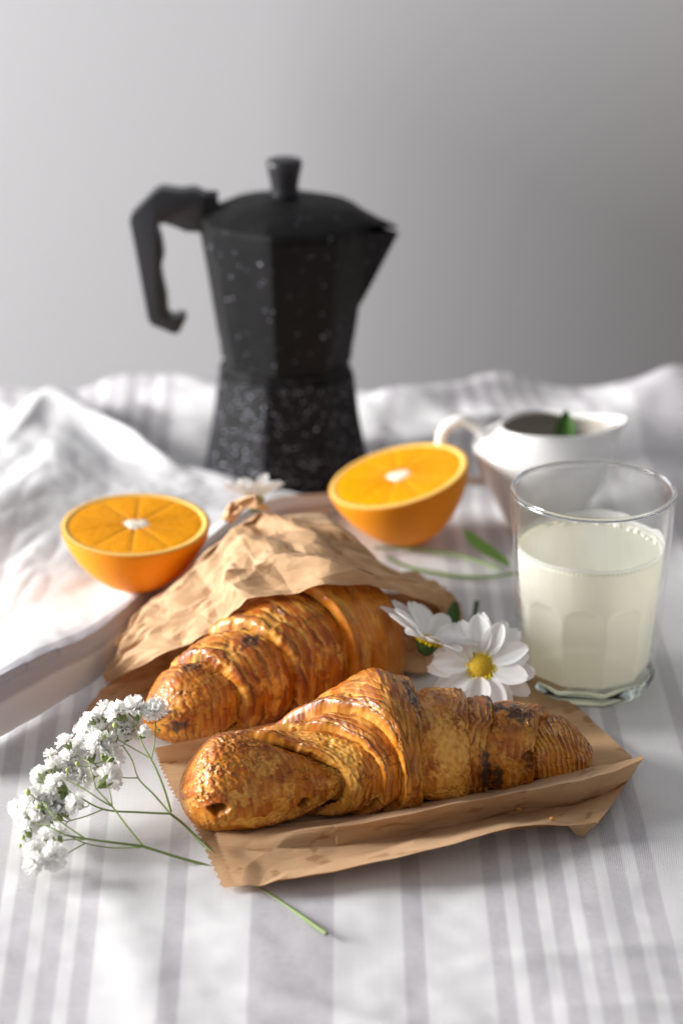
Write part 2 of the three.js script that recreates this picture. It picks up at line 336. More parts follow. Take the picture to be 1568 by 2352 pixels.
// ---------------------------------------------------------------- glass of milk
const GL = V(0.1172, 0, -0.962);
{
  GL.y = clothHeight(GL.x, 0.967);
  const N = 10, outer = (h) => mix(0.0326, 0.0387, Math.pow(clamp(h / 0.099), 0.9));
  const pane = phys({ color: lin(0.993, 0.998, 0.994), transmission: 1, thickness: 0, roughness: 0.01, ior: 1.5 });
  const solid = phys({ color: 0xffffff, transmission: 1, thickness: 0.01, roughness: 0.03, ior: 1.28, attenuationColor: new THREE.Color(0.86, 0.95, 0.90), attenuationDistance: 0.04 });
  const glass = thing('drinking_glass', GL, 'clear faceted drinking glass two thirds full of milk', 'glass');
  const facets = (rows) => grid(rows.length - 1, 200, (u, v, i) => {       // rows: radius, height, how faceted
    const th = v * Math.PI * 2, [r, h, f] = rows[i], q = Math.PI * 2 / N, w = (((th + 0.17) % q) + q) % q - q / 2;
    const top = 0.051 - 0.006 * Math.pow(Math.abs(w) / (q / 2), 3), k = f * (1 - sstep(top - 0.0025, top, h));
    const flat = r * Math.cos(q / 2) / Math.cos(w) * 1.004, rad = mix(r, Math.min(flat, r * 1.0), k);
    return V(Math.cos(th) * rad, h, -Math.sin(th) * rad);
  }, { closed: true, flip: true });
  const outRows = [], inRows = [];
  for (let h = 0.0092; h < 0.0976; h += 0.0008) outRows.push([outer(h), h, 1]);
  for (let h = 0.0700; h < 0.0977; h += 0.0023) inRows.push([outer(h) - mix(0.0034, 0.0021, h / 0.1), h, 0]);
  part('outer_wall', facets(outRows), pane, glass);
  part('inner_wall', facets(inRows), pane, glass);
  const ro = outer(0.0976);
  part('rim', lathe([[ro, 0.0976], [ro + 0.0001, 0.0985], [ro - 0.0004, 0.0994], [ro - 0.0011, 0.0997], [ro - 0.0018, 0.0994], [ro - 0.0022, 0.0985], [ro - 0.0021, 0.0976], [ro, 0.0976]], 120), solid, glass);
  part('base', facets([[0.0002, 0.0025, 0], [0.020, 0.0025, 0], [0.0245, 0.0008, 0], [0.0292, 0.0002, 0], [0.0312, 0.0010, 0.5], [0.0324, 0.003, 1], [outer(0.006), 0.006, 1], [outer(0.0090), 0.0090, 1], [0.0292, 0.0090, 0], [0.0250, 0.0080, 0], [0.012, 0.0075, 0], [0.0002, 0.0075, 0]]), solid, glass);
  const mr = (h) => outer(h) - mix(0.0034, 0.0021, h / 0.1) - 0.0003;
  const mp = [[0.0003, 0.0078], [0.012, 0.0078], [0.0250, 0.0083], [0.0290, 0.0094]];
  for (let h = 0.012; h < 0.0685; h += 0.001) mp.push([mr(h), h]);
  mp.push([mr(0.0705), 0.0705], [mr(0.0705) - 0.0009, 0.0698], [mr(0.069) - 0.0026, 0.0690], [0.02, 0.0688], [0.0003, 0.0688]);
  const milkT = thing('milk', GL.clone(), 'creamy white milk filling the glass', 'milk');
  const mg = facets(mp.map(([r, h]) => [r, h, h > 0.009 && h < 0.066 ? 1 : 0]));
  part('milk_body', mg, phys({ color: lin(1.0, 0.988, 0.88), roughness: 0.7, ior: 1.33, transmission: 0.7, thickness: 0 }), milkT);
  const filmG = grid(10, 96, (u, v) => { const th = v * Math.PI * 2, top = 0.0725 + 0.0035 * Math.max(0, noise(Math.cos(th) * 2, Math.sin(th) * 2, 4)) + 0.002 * gauss(((th + 6.283 - 0.9) % 6.283) - 0.3, 0.5), h = mix(0.0690, top, u), r = outer(h) - mix(0.0034, 0.0021, h / 0.1) - 0.0003; return V(Math.cos(th) * r, h, -Math.sin(th) * r); }, { closed: true });
  part('milk_film', filmG, phys({ color: lin(0.95, 0.95, 0.90), roughness: 0.5, transparent: true, opacity: 0.34 }), milkT);
  const foamM = phys({ color: lin(0.88, 0.87, 0.80), roughness: 0.35 }), bubbles = [];
  for (let k = 0; k < 70; k++) {
    const a = rr(0.15, 2.3) , r = 0.0345 - Math.abs(rr(-1, 1) * rr(0, 1)) * 0.006, s = rr(0.0004, 0.0011);
    bubbles.push(new THREE.SphereGeometry(s, 8, 6).translate(Math.cos(a) * r, 0.0692, -Math.sin(a) * r));
  }
  const fm = part('foam', mergeGeometries(bubbles), foamM, milkT); fm.userData.kind = 'stuff';
}

// ---------------------------------------------------------------- croissants
const crustRough = dataTex(512, 512, (x, y) => { const v = 118 + 120 * fbm(x / 26, y / 26, 2) + 60 * noise(x / 6, y / 6, 5); return [v, v, v]; }, false);
const crustMat = phys({ vertexColors: true, roughness: 0.85, roughnessMap: crustRough, specularIntensity: 0.7, clearcoat: 0.14, clearcoatRoughness: 0.3 });
const GOLD = [0.60, 0.20, 0.010], PALE = [0.88, 0.475, 0.095], BROWN = [0.135, 0.029, 0.004], AMBER = [0.40, 0.098, 0.005], BURNT = [0.036, 0.014, 0.011], CRUMB = [0.64, 0.285, 0.04];
function croissant(root, spec) {
  const ax = spline(spec.axis), L = spec.length, LM = L * 1000, res = spec.res;
  const frame = (s) => {
    const [x, z, w, h] = ax(s), [x2, z2] = ax(Math.min(1, s + 0.01)), [x1, z1] = ax(Math.max(0, s - 0.01));
    const t = V(x2 - x1, 0, -(z2 - z1)).normalize();
    return { c: V(x, 0, -z), n: V(-t.z, 0, t.x), w, h };
  };
  const frames = Array.from({ length: 801 }, (_, i) => frame(i / 800));
  const edge = (e, th) => e[0] + e[1] * Math.cos(th) + 0.010 * noise(th * 1.6, e[0] * 30, 3) + 0.005 * noise(th * 5, e[0] * 30, 5) + 0.0022 * noise(th * 15, e[0] * 30, 7);
  spec.bands.forEach((b, bi) => {
    const span = (b.b[0] - b.a[0]) + 0.06, nu = Math.round(span * LM / res), nv = spec.around;
    const side = b.side;                                   // 'left': its lip looks left, and it runs under its right neighbour
    const g = grid(nu, nv, (u, v) => {
      const v2 = v * Math.PI * 2, th = v2 + 0.30 * Math.sin(v2) * -1 + 0.0 - Math.PI / 2;   // the seam lies underneath
      let sa = b.a[0] <= 0 ? 0 : edge(b.a, th), sb = b.b[0] >= 1 ? 1 : edge(b.b, th);
      const under = 0.04;
      if (side === 'right' ) sa -= under; if (side === 'left') sb += under;
      const s = clamp(mix(sa, sb, u)), fi = s * 800, f0 = frames[Math.floor(fi)], f1 = frames[Math.min(800, Math.floor(fi) + 1)], ft = fi % 1;
      const w = mix(f0.w, f1.w, ft), h = mix(f0.h, f1.h, ft), c = f0.c.clone().lerp(f1.c, ft), n = f0.n.clone().lerp(f1.n, ft).normalize();
      const cap = Math.sqrt(clamp(1 - Math.pow(1 - clamp(s / spec.capL), 2))) * Math.sqrt(clamp(1 - Math.pow(1 - clamp((1 - s) / spec.capR), 2)));
      const S = s * LM, T = th * 30, sn = Math.sin(th), cs = Math.cos(th);        // millimetres
      const dA = (s - sa) * LM, dB = (sb - s) * LM;
      const hasA = b.a[0] > 0, hasB = b.b[0] < 1;
      const dl = side === 'left' ? (hasA ? dA : 99) : side === 'right' ? (hasB ? dB : 99) : Math.min(dA, dB);   // from the lip
      const di = side === 'left' ? dB : side === 'right' ? dA : 99;                                            // from the end tucked under
      const bandLen = (sb - sa) * LM, xin = side === 'left' ? u : side === 'right' ? 1 - u : 0;
      let d = 0;
      const lipH = b.lift * (0.85 + 0.5 * noise(th * 1.9, bi * 7.1, 1));
      if (dl < 90) d += lipH * (1.6 * (Math.sqrt(clamp(1 - Math.pow(1 - clamp(dl / 1.5), 2))) - 1) + 0.6 * gauss(dl - 2.0, 3.4));
      d -= (b.sink ?? 2.6) * Math.pow(sstep(0.35, 1, xin), 1.2);
      if (side !== 'both') d -= (b.notch ?? 1.6) * gauss(di - 9.5, 3.2);
      d += (b.raise ?? 0) * (0.45 + 0.55 * sstep(-0.3, 0.7, sn));
      d += (b.bulge ?? 1.2) * Math.sin(Math.PI * clamp(side === 'both' ? u : 0.12 + xin * 0.9));
      // leaves of dough: stepped lines that run round the roll, crowded near the lip
      const wob = 1.0 * noise(S / 30, T / 24, bi + 2) + 0.35 * noise(S / 12, T / 10, bi + 11) + 0.16 * noise(S / 3, T / 4.5, bi + 15);
      const q = Math.pow((dl < 90 ? Math.max(dl, 0) : S) / (b.pitch ?? 2.2), dl < 90 ? 0.88 : 1) + wob + (b.swirl ?? 0) * th, fr = q - Math.floor(q), id = Math.floor(q);
      const patch = clamp(0.5 + 1.5 * noise(S / 9, T / 15, 21 + bi) + 0.5 * noise(id * 5.3, T / 14, 22));
      const strength = clamp(b.flake * (0.20 + 0.9 * gauss(dl > 90 ? (b.far ?? 9) : dl, b.reach ?? 6.5)) * (0.25 + 1.0 * patch));
      const saw = Math.pow(fr, 1.6) * (1 - sstep(0.86, 1, fr));
      d += strength * (1.5 * saw - 0.5) * (0.35 + 1.5 * Math.abs(noise(id * 3.7, T / 16, 6)));
      // crust peeled in sheets
      const pe = noise(S / 8, T / 15, 121 + bi) + 0.45 * noise(S / 2.6, T / 4.2, 123) + 0.2 * noise(S / 1.1, T / 1.9, 125), peel = sstep(0.20, 0.25, pe) * (b.peel ?? 0.6);
      d -= 0.42 * peel; d += 0.30 * gauss(pe - 0.16, 0.05) * (b.peel ?? 0.6);
      // blisters and wrinkles
      const wx = 1.6 * noise(S / 6, T / 6, 33), b1 = noise(S / 2.9 + wx, T / 3.6 - wx, 31 + bi), b2 = noise(S / 1.3, T / 1.6 + wx, 37 + bi), b3 = noise(S / 7.5, T / 10, 41);
      const bl = b.blister * (0.55 + 0.9 * clamp(0.4 + noise(S / 9, T / 9, 35))) * (0.35 + 0.65 * sstep(-0.2, 0.5, sn));
      d += bl * (1.05 * Math.abs(b1) + 0.5 * Math.abs(b2) - 0.3) + 0.35 * b3 + 0.09 * noise(S / 0.9, T / 2.2, 51) + 0.26 * noise(S / 1.3, T / 14, 55);
      d += 1.1 * noise(S / 16, T / 18, 61);
      const ck = Math.abs(noise(S / 5 + 0.8 * noise(S / 2, T / 2, 201), T / 9, 203 + bi)), crack = (1 - sstep(0.012, 0.05, ck)) * sstep(0.05, 0.3, noise(S / 10, T / 12, 205)) * (1 - 0.6 * (b.smooth ?? 0));
      d -= 0.5 * crack;
      // colour of the bake
      let col = mixc(GOLD, AMBER, sstep(-0.25, 0.5, noise(S / 12, T / 14, 71) + 0.5 * noise(S / 3.5, T / 7, 73) + (b.dark ?? 0)));
      col = mixc(col, PALE, (b.pale ?? 0.4) * sstep(0.02, 0.5, noise(S / 6, T / 13, 81) + 0.45 * noise(S / 1.5, T / 5, 83)));
      col = mixc(col, BROWN, (b.top ?? 0.5) * sstep(0.45, 1.0, sn) * clamp(0.5 + 1.1 * noise(S / 7, T / 8, 97)));
      col = mixc(col, mixc(PALE, GOLD, clamp(0.35 + noise(S / 1.2, T / 2.5, 127))), 0.8 * peel);
      col = mixc(col, BROWN, clamp(1.6 * strength) * sstep(0.40, 0.80, fr) * (1 - sstep(0.90, 0.97, fr)) * clamp(0.6 + 1.3 * noise(id * 1.9, T / 16, 91)));
      col = mixc(col, PALE, clamp(1.5 * strength) * sstep(0.38, 0.10, fr) * clamp(0.55 + 1.1 * noise(id * 2.3, T / 12, 93)));
      if (dl < 90) col = mixc(col, BROWN, 0.8 * gauss(dl - 3.4, 1.6) * clamp(0.35 + 1.3 * noise(T / 13, bi * 5, 95)));
      col = mixc(col, BROWN, bl * 0.55 * sstep(0.16, 0.42, Math.abs(b1)) * clamp(0.6 + noise(S / 4, T / 4, 39)));
      col = mixc(col, CRUMB, 0.4 * sstep(-0.05, -0.6, sn) * clamp(0.5 + 0.9 * noise(S / 5, T / 5, 98)));
      col = mixc(col, BROWN, 0.55 * crack);
      const grain = 1 + 0.10 * noise(S / 0.7, T / 1.1, 131) + 0.08 * noise(S / 1.8, T / 2.4, 133);
      col = [col[0] * grain, col[1] * grain, col[2] * grain];
      const ang = (t0) => (th - t0 * Math.PI / 180) * 28;
      for (const [s0, t0, r1, r2] of spec.burnt ?? []) { const e = Math.hypot((s - s0) * LM / r1, ang(t0) / r2) + 0.7 * noise(S / 3.2, T / 3.4, 99) + 0.35 * noise(S / 1, T / 1.4, 103); col = mixc(col, BURNT, 0.9 * (1 - sstep(0.35, 1.1, e))); }
      for (const [s0, t0, r1, r2] of spec.paleSpots ?? []) { const e = Math.hypot((s - s0) * LM / r1, ang(t0) / r2) + 0.55 * noise(S / 3, T / 5, 101) + 0.3 * noise(S / 1.2, T / 1.6, 104), k = 1 - sstep(0.7, 1.0, e); col = mixc(col, mixc(PALE, GOLD, clamp(0.25 + 0.9 * noise(S / 2, T / 3, 105))), 0.85 * k); d += k * (0.7 * Math.abs(noise(S / 2.4, T / 3.6, 107)) - 0.4); }
      for (const [s0, t0, r, dp] of spec.pits ?? []) { const e = Math.hypot((s - s0) * LM, ang(t0) * 1.05) / r + 0.35 * noise(S / 2.2, T / 2.2, 109), k = 1 - sstep(0.55, 1.1, e); d -= dp * k; d += 0.5 * gauss(e - 1.3, 0.25); col = mixc(col, mixc(CRUMB, BROWN, 0.7), sstep(0.2, 0.8, k)); }
      for (const [s0, t0, r1, r2, dp] of spec.lumps ?? []) d += dp * gauss(Math.hypot((s - s0) * LM / r1, ang(t0) / r2), 0.7);
      // section: round above, fuller and flat where it lies
      const W = w * cap, H = h * cap, mid = h * 0.42, up = sn >= 0 ? H * 0.58 * Math.pow(sn, 0.95) : -Math.max(H * 0.42, mid * Math.min(1, cap * 1.2)) * Math.pow(-sn, 0.62);
      const side2 = sn < 0 ? Math.sign(cs) * Math.pow(Math.abs(cs), 0.72) : cs;
      const nrm = V(0, sn, 0).addScaledVector(n, cs), p = c.addScaledVector(n, W * side2);
      const ground = spec.y0 + (spec.tilt ?? 0) * s;
      p.y = ground + mid + up;
      p.addScaledVector(nrm, d * 0.001 * Math.min(1, 0.25 + cap));
      p.y = Math.max(p.y, ground - 0.0004 + 0.0012 * noise(S / 5, T / 5, 2));
      return { p, c: col };
    }, { closed: true, flip: true, uv: (u, v) => [u * span * 4, v * 4] });
    part(b.name ?? 'layer', g, crustMat, root);
  });
}
{
  const o = thing('croissant', V(0, 0, 0), 'whole croissant in sharp focus lying along the flat paper bag in front', 'croissant');
  croissant(o, {
    length: 0.182, res: 0.27, around: 420, y0: 0.0040, tilt: 0.001, capL: 0.10, capR: 0.10,
    // s, x, distance, half width, height
    axis: [[0, -0.0690, 0.8300, 0.0160, 0.0230], [0.09, -0.0530, 0.8310, 0.0215, 0.0315], [0.19, -0.0345, 0.8350, 0.0220, 0.0325], [0.29, -0.0180, 0.8420, 0.0225, 0.0320], [0.40, 0.0015, 0.8490, 0.0290, 0.0400], [0.48, 0.0165, 0.8530, 0.0315, 0.0450], [0.55, 0.0290, 0.8555, 0.0300, 0.0420], [0.65, 0.0475, 0.8600, 0.0280, 0.0375], [0.75, 0.0660, 0.8640, 0.0250, 0.0330], [0.85, 0.0840, 0.8680, 0.0215, 0.0265], [0.93, 0.0990, 0.8710, 0.0175, 0.0200], [1, 0.1110, 0.8735, 0.0130, 0.014]],
    bands: [
      { a: [0, 0], b: [0.235, 0.135], side: 'left', lift: 1.5, sink: 4.6, notch: 3.0, bulge: 2.4, blister: 0.9, flake: 0.3, pitch: 3.4, far: 6, swirl: 0.5, peel: 1.0, pale: 0.35, dark: 0.16, top: 0.35, name: 'rolled_end' },
      { a: [0.205, 0.150], b: [0.335, 0.115], side: 'left', lift: 3.4, sink: 3.2, bulge: 1.0, blister: 0.15, flake: 1.0, pitch: 1.8, reach: 7, pale: 0.65 },
      { a: [0.312, 0.130], b: [0.405, 0.100], side: 'left', lift: 3.2, sink: 3.0, bulge: 0.8, blister: 0.15, flake: 0.9, pitch: 2.2, reach: 6, pale: 0.6 },
      { a: [0.375, 0.115], b: [0.565, -0.02], side: 'both', lift: 4.4, raise: 2.8, bulge: 1.6, blister: 0.15, flake: 1.0, pitch: 2.2, reach: 8, pale: 0.55, top: 0.6, name: 'middle_layer' },
      { a: [0.555, -0.02], b: [0.685, -0.03], side: 'right', lift: 3.2, sink: 3.4, bulge: 1.6, blister: 0.2, flake: 0.9, pitch: 2.1, reach: 5, pale: 0.6 },
      { a: [0.67, -0.03], b: [0.745, -0.04], side: 'right', lift: 2.8, sink: 2.8, bulge: 0.8, blister: 0.2, flake: 1.0, pitch: 2.2, reach: 9, pale: 0.4, dark: 0.2 },
      { a: [0.73, -0.04], b: [0.87, -0.055], side: 'right', lift: 3.0, sink: 3.0, bulge: 1.8, blister: 0.6, flake: 0.55, pitch: 2.2, pale: 0.4, dark: 0.1 },
      { a: [0.855, -0.055], b: [1, 0], side: 'right', lift: 1.6, sink: 2.6, bulge: 1.2, blister: 0.12, flake: 1.0, pitch: 2.4, far: 1, swirl: 0.7, pale: 0.45, name: 'rolled_end' },
    ],
    burnt: [[0.80, 76, 8, 9], [0.76, 92, 6, 8], [0.695, 2, 3.6, 16], [0.725, -8, 3.2, 12], [0.545, 78, 2.5, 14]],
    paleSpots: [[0.615, 30, 9, 18], [0.35, 30, 7, 20], [0.60, -5, 8, 10], [0.14, -14, 10, 4]],
    pits: [[0.085, 4, 3.0, 6.0], [0.245, -4, 2.8, 4.2], [0.80, 20, 3.4, 4.0], [0.425, -20, 3.0, 4.0], [0.64, -26, 2.4, 3.0]],
    lumps: [[0.475, 86, 13, 26, 3.0], [0.09, 60, 12, 14, 1.0]],
  });
  const o2 = thing('croissant', V(0, 0, 0), 'croissant half wrapped in crumpled brown paper, behind the sharp front one', 'croissant');
  croissant(o2, {
    length: 0.150, res: 0.40, around: 280, y0: 0.0022, capL: 0.14, capR: 0.2,
    axis: [[0, -0.0900, 0.9020, 0.0120, 0.020], [0.1, -0.0770, 0.9080, 0.0180, 0.028], [0.22, -0.0620, 0.9160, 0.0225, 0.036], [0.36, -0.0440, 0.9280, 0.0275, 0.046], [0.5, -0.0270, 0.9400, 0.0320, 0.055], [0.65, -0.0100, 0.9520, 0.0345, 0.0585], [0.8, 0.0060, 0.9640, 0.0310, 0.053], [0.92, 0.0180, 0.9740, 0.0240, 0.042], [1, 0.0260, 0.9800, 0.016, 0.030]],
    bands: [
      { a: [0, 0], b: [0.215, 0.06], side: 'left', lift: 1.5, sink: 3.4, bulge: 1.8, blister: 0.5, flake: 0.4, pitch: 3.2, far: 5, pale: 0.25, dark: 0.15, name: 'rolled_end' },
      { a: [0.195, 0.06], b: [0.37, 0.07], side: 'left', lift: 3.0, sink: 3.2, bulge: 1.6, blister: 0.25, flake: 0.9, pitch: 3.8, reach: 9, peel: 1.0, pale: 0.5, dark: 0.25 },
      { a: [0.345, 0.07], b: [0.58, 0.04], side: 'left', lift: 3.2, sink: 3.2, bulge: 1.6, blister: 0.25, flake: 0.9, pitch: 4.2, reach: 10, peel: 1.0, pale: 0.5, dark: 0.35 },
      { a: [0.55, 0.06], b: [0.84, 0.02], side: 'both', lift: 3.6, raise: 1.2, bulge: 2.2, blister: 0.05, flake: 0.25, pitch: 3.0, peel: 0.1, pale: 0.55, dark: -0.25, top: 0.05, name: 'middle_layer' },
      { a: [0.83, 0.02], b: [1, 0], side: 'right', lift: 2, sink: 2.5, bulge: 1.2, blister: 0.3, flake: 0.6, pitch: 3, pale: 0.2, dark: 0.3, name: 'rolled_end' },
    ],
    burnt: [[0.17, 86, 6, 7], [0.33, 66, 6, 6], [0.03, 30, 7, 6], [0.07, 4, 5, 6]],
  });
}

// ---------------------------------------------------------------- paper
const kraftMap = dataTex(1024, 1024, (x, y) => {
  const a = 9 * noise(x / 3, y / 90, 1) + 6 * noise(x / 1.3, y / 30, 2) + 10 * fbm(x / 170, y / 170, 3) + rr(-4, 4);
  const st = 20 * sstep(0.42, 0.62, fbm(x / 95, y / 120, 9));
  return [203 + 1.5 * a - 1.4 * st, 164 + 1.5 * a - st * 1.5, 122 + a * 1.3 - st * 1.5];
});
const kraft = phys({ map: kraftMap, roughness: 0.72, transmission: 0.22, thickness: 0, specularIntensity: 0.6 });
// a sheet through rows of [px, py, height] points; smooth along a row, straight or smooth from row to row
function sheet(rows, nu, nv, { smoothB = false, teeth = 0, teethN = 30, crumple = null, uv = [1, 1], off = [0, 0], round = 0 } = {}) {
  const curves = rows.map((r) => new THREE.CatmullRomCurve3(r.map(([x, y, h]) => at(x, y, h)), false, 'centripetal'));
  const point = (a0, b) => { const a = clamp(a0);
    const k = clamp(b) * (curves.length - 1), i = Math.min(curves.length - 2, Math.floor(k)); let t = k - i;
    if (smoothB) return new THREE.CatmullRomCurve3(curves.map((c) => c.getPoint(a))).getPoint(clamp(b));
    if (round) t = mix(t, t * t * (3 - 2 * t), round);
    return curves[i].getPoint(a).lerp(curves[i + 1].getPoint(a), t);
  };
  const sheetGeo = grid(nu, nv, (b, a) => {
    let aa = a;
    if (teeth) { const q = (b * teethN) % 1, w = teeth * (Math.abs(q - 0.5) * 2) ** 1.3 + teeth * 0.35 * noise(b * 40, 3, 3); aa = mix(w, 1, a); }
    const p = point(aa, b);
    if (crumple) {
      const e = 0.004, du = point(clamp(aa + e), b).sub(point(clamp(aa - e), b)), dv = point(aa, clamp(b + e)).sub(point(aa, clamp(b - e))), n = dv.cross(du).normalize();
      if (n.y < 0) n.negate();
      p.addScaledVector(n, crumple(aa, b));
    }
    return p;
  }, { uv: (b, a) => [b * uv[0] + off[0], a * uv[1] + off[1]] });
  return crumple ? toCreasedNormals(sheetGeo, 0.10) : sheetGeo;
}
// crumpled paper: flat facets that meet in sharp creases
function facets2(n, amp, sd, sx = 1) {
  const H = (i, j) => { const q = Math.sin(i * 127.1 + j * 311.7 + sd * 74.7) * 43758.5453; return (q - Math.floor(q)) * 2 - 1; };
  return (a, b) => {
    const wx = a * n * sx + 0.9 * noise(a * n * 0.35 * sx, b * n * 0.35, sd), wy = b * n + 0.9 * noise(a * n * 0.35 * sx, b * n * 0.35, sd + 9), x = wx + 0.45 * wy, y = wy - 0.3 * wx;
    const i = Math.floor(x), j = Math.floor(y), u = x - i, v = y - j;
    const h = u + v < 1 ? H(i, j) + u * (H(i + 1, j) - H(i, j)) + v * (H(i, j + 1) - H(i, j)) : H(i + 1, j + 1) + (1 - u) * (H(i, j + 1) - H(i + 1, j + 1)) + (1 - v) * (H(i + 1, j) - H(i + 1, j + 1));
    return amp * h;
  };
}
// creases: many short straight folds
function creases(n, s, amp) {
  const c = Array.from({ length: n }, () => { const t = rnd() * Math.PI; return [rnd(), rnd(), Math.cos(t), Math.sin(t), rr(0.5, 1.4) * s, rr(-1, 1) * amp]; });
  return (a, b) => { let h = 0; for (const [x, y, dx, dy, r, k] of c) { const ex = a - x, ey = b - y, d2 = (ex * ex + ey * ey) / (r * r); if (d2 < 4) { const d = (ex * dx + ey * dy) / r; h += k * (0.5 - Math.abs(d)) * Math.exp(-d2 * 1.6); } } return h; };
}
{
  const bag = thing('paper_bag', V(0, 0, 0), 'flat brown kraft paper bag with a serrated end under the front croissant', 'paper bag');
  const c1 = creases(50, 0.12, 0.0022), c2 = creases(60, 0.13, 0.0022), facetB = facets2(5, 0.0011, 5, 2);
  part('lower_sheet', sheet([
    [[352, 1718, 0.013], [480, 1692, 0.014], [660, 1655, 0.015], [850, 1622, 0.012], [1040, 1575, 0.006], [1220, 1524, 0.004]],
    [[362, 1752, 0.004], [500, 1735, 0.004], [680, 1700, 0.004], [900, 1655, 0.003], [1100, 1610, 0.003], [1290, 1588, 0.003]],
    [[390, 1815, 0.002], [560, 1800, 0.002], [760, 1775, 0.002], [950, 1745, 0.002], [1150, 1700, 0.002], [1370, 1665, 0.003]],
    [[428, 1870, 0.002], [600, 1865, 0.002], [800, 1845, 0.002], [1000, 1810, 0.002], [1200, 1770, 0.002], [1450, 1738, 0.006]],
    [[462, 1935, 0.002], [620, 1925, 0.002], [800, 1910, 0.002], [1000, 1880, 0.002], [1200, 1845, 0.002], [1440, 1790, 0.005]],
    [[508, 2040, 0.004], [640, 2024, 0.005], [760, 2004, 0.006], [1000, 1948, 0.010], [1180, 1905, 0.010], [1375, 1893, 0.006]],
  ], 180, 150, { teeth: 0.011, teethN: 34, crumple: (a, b) => 0.5 * c1(a, b) * sstep(0, 0.1, a) + 0.0006 * noise(a * 9, b * 9, 3), uv: [1.2, 1.2] }), kraft, bag);
  part('upper_sheet', sheet([
    [[500, 1890, 0.0045], [650, 1890, 0.005], [800, 1875, 0.005], [1000, 1835, 0.006], [1180, 1800, 0.008], [1350, 1765, 0.012], [1472, 1738, 0.019]],
    [[490, 1917, 0.0055], [650, 1912, 0.009], [800, 1893, 0.014], [1000, 1856, 0.0185], [1180, 1822, 0.0205], [1350, 1787, 0.0215], [1476, 1744, 0.022]],
    [[505, 1955, 0.0060], [650, 1948, 0.0050], [800, 1938, 0.0040], [1000, 1905, 0.0040], [1180, 1869, 0.0050], [1330, 1846, 0.0060], [1440, 1795, 0.012]],
    [[535, 2036, 0.0065], [640, 2024, 0.0075], [760, 2002, 0.0090], [1000, 1946, 0.0150], [1180, 1900, 0.0140], [1290, 1893, 0.0120], [1372, 1890, 0.0100]],
  ], 150, 240, { teeth: 0.010, teethN: 26, round: 0.35, crumple: (a, b) => (0.4 * c2(a, b) + facetB(a, b)) * sstep(0, 0.1, a) + 0.0008 * noise(a * 12, b * 5, 6), uv: [0.6, 1.3], off: [0.3, 0.1] }), kraft, bag);
  part('corner_fold', sheet([
    [[1300, 1893, 0.010], [1340, 1893, 0.010], [1376, 1888, 0.010]],
    [[1322, 1918, 0.003], [1340, 1920, 0.003], [1352, 1908, 0.004]],
  ], 8, 12, { uv: [0.1, 0.1] }), kraft, bag);

  const bag2 = thing('paper_bag', V(0, 0, 0), 'crumpled brown kraft paper bag open around the rear croissant', 'paper bag');
  const c3 = creases(90, 0.11, 0.007), c4 = creases(60, 0.14, 0.006), f1 = facets2(4.2, 0.0075, 1, 1.6), f2 = facets2(9, 0.0022, 2, 1.6), f3 = facets2(21, 0.0010, 3, 1.7), f4 = creases(70, 0.07, 0.005);
  part('upper_sheet', sheet([
    [[236, 1572, 0.004], [300, 1538, 0.016], [372, 1500, 0.028], [440, 1458, 0.038], [510, 1415, 0.048], [580, 1376, 0.058], [660, 1346, 0.0655], [760, 1336, 0.0680], [870, 1350, 0.060], [950, 1372, 0.045], [1010, 1388, 0.028], [1048, 1446, 0.003]],
    [[262, 1530, 0.012], [312, 1462, 0.026], [378, 1412, 0.038], [450, 1372, 0.048], [525, 1335, 0.056], [590, 1300, 0.064], [660, 1268, 0.0700], [760, 1262, 0.0710], [865, 1302, 0.061], [948, 1345, 0.044], [1005, 1365, 0.028], [1042, 1415, 0.003]],
    [[275, 1478, 0.018], [320, 1395, 0.032], [385, 1340, 0.042], [452, 1270, 0.053], [518, 1200, 0.062], [588, 1166, 0.069], [655, 1168, 0.0715], [760, 1195, 0.0700], [850, 1250, 0.060], [935, 1322, 0.042], [990, 1352, 0.027], [1030, 1390, 0.003]],
    [[268, 1480, 0.002], [318, 1420, 0.010], [372, 1375, 0.014], [440, 1325, 0.016], [510, 1285, 0.018], [570, 1260, 0.020], [650, 1230, 0.024], [760, 1250, 0.022], [850, 1290, 0.018], [930, 1340, 0.012], [985, 1370, 0.008], [1015, 1390, 0.001]],
  ], 220, 330, { smoothB: false, round: 0.35, crumple: (a, b) => (c3(a, b) * 0.6 + 1.1 * f1(a, b) + 1.2 * f2(a, b) + f3(a, b) + f4(a, b)) * (0.55 + 0.45 * sstep(0, 0.15, b)) * sstep(0.99, 0.93, b) + 0.0015 * noise(a * 14, 7, 2) * (1 - b), uv: [1.0, 1.6], off: [0.15, 0.4] }), kraft, bag2);
  part('lower_sheet', sheet([
    [[186, 1648, 0.0012], [292, 1632, 0.002], [440, 1620, 0.0022], [650, 1570, 0.0022], [850, 1540, 0.002], [980, 1545, 0.004], [1040, 1450, 0.003]],
    [[222, 1602, 0.003], [330, 1570, 0.004], [480, 1525, 0.004], [650, 1480, 0.003], [850, 1450, 0.003], [960, 1450, 0.004], [1035, 1420, 0.003]],
    [[255, 1565, 0.006], [350, 1480, 0.012], [480, 1405, 0.014], [650, 1350, 0.012], [850, 1350, 0.01], [950, 1370, 0.008], [1020, 1392, 0.003]],
  ], 60, 120, { smoothB: true, crumple: (a, b) => 0.6 * c4(a, b) + 0.5 * f1(a, b), uv: [0.7, 1.5], off: [0.5, 0.2] }), kraft, bag2);
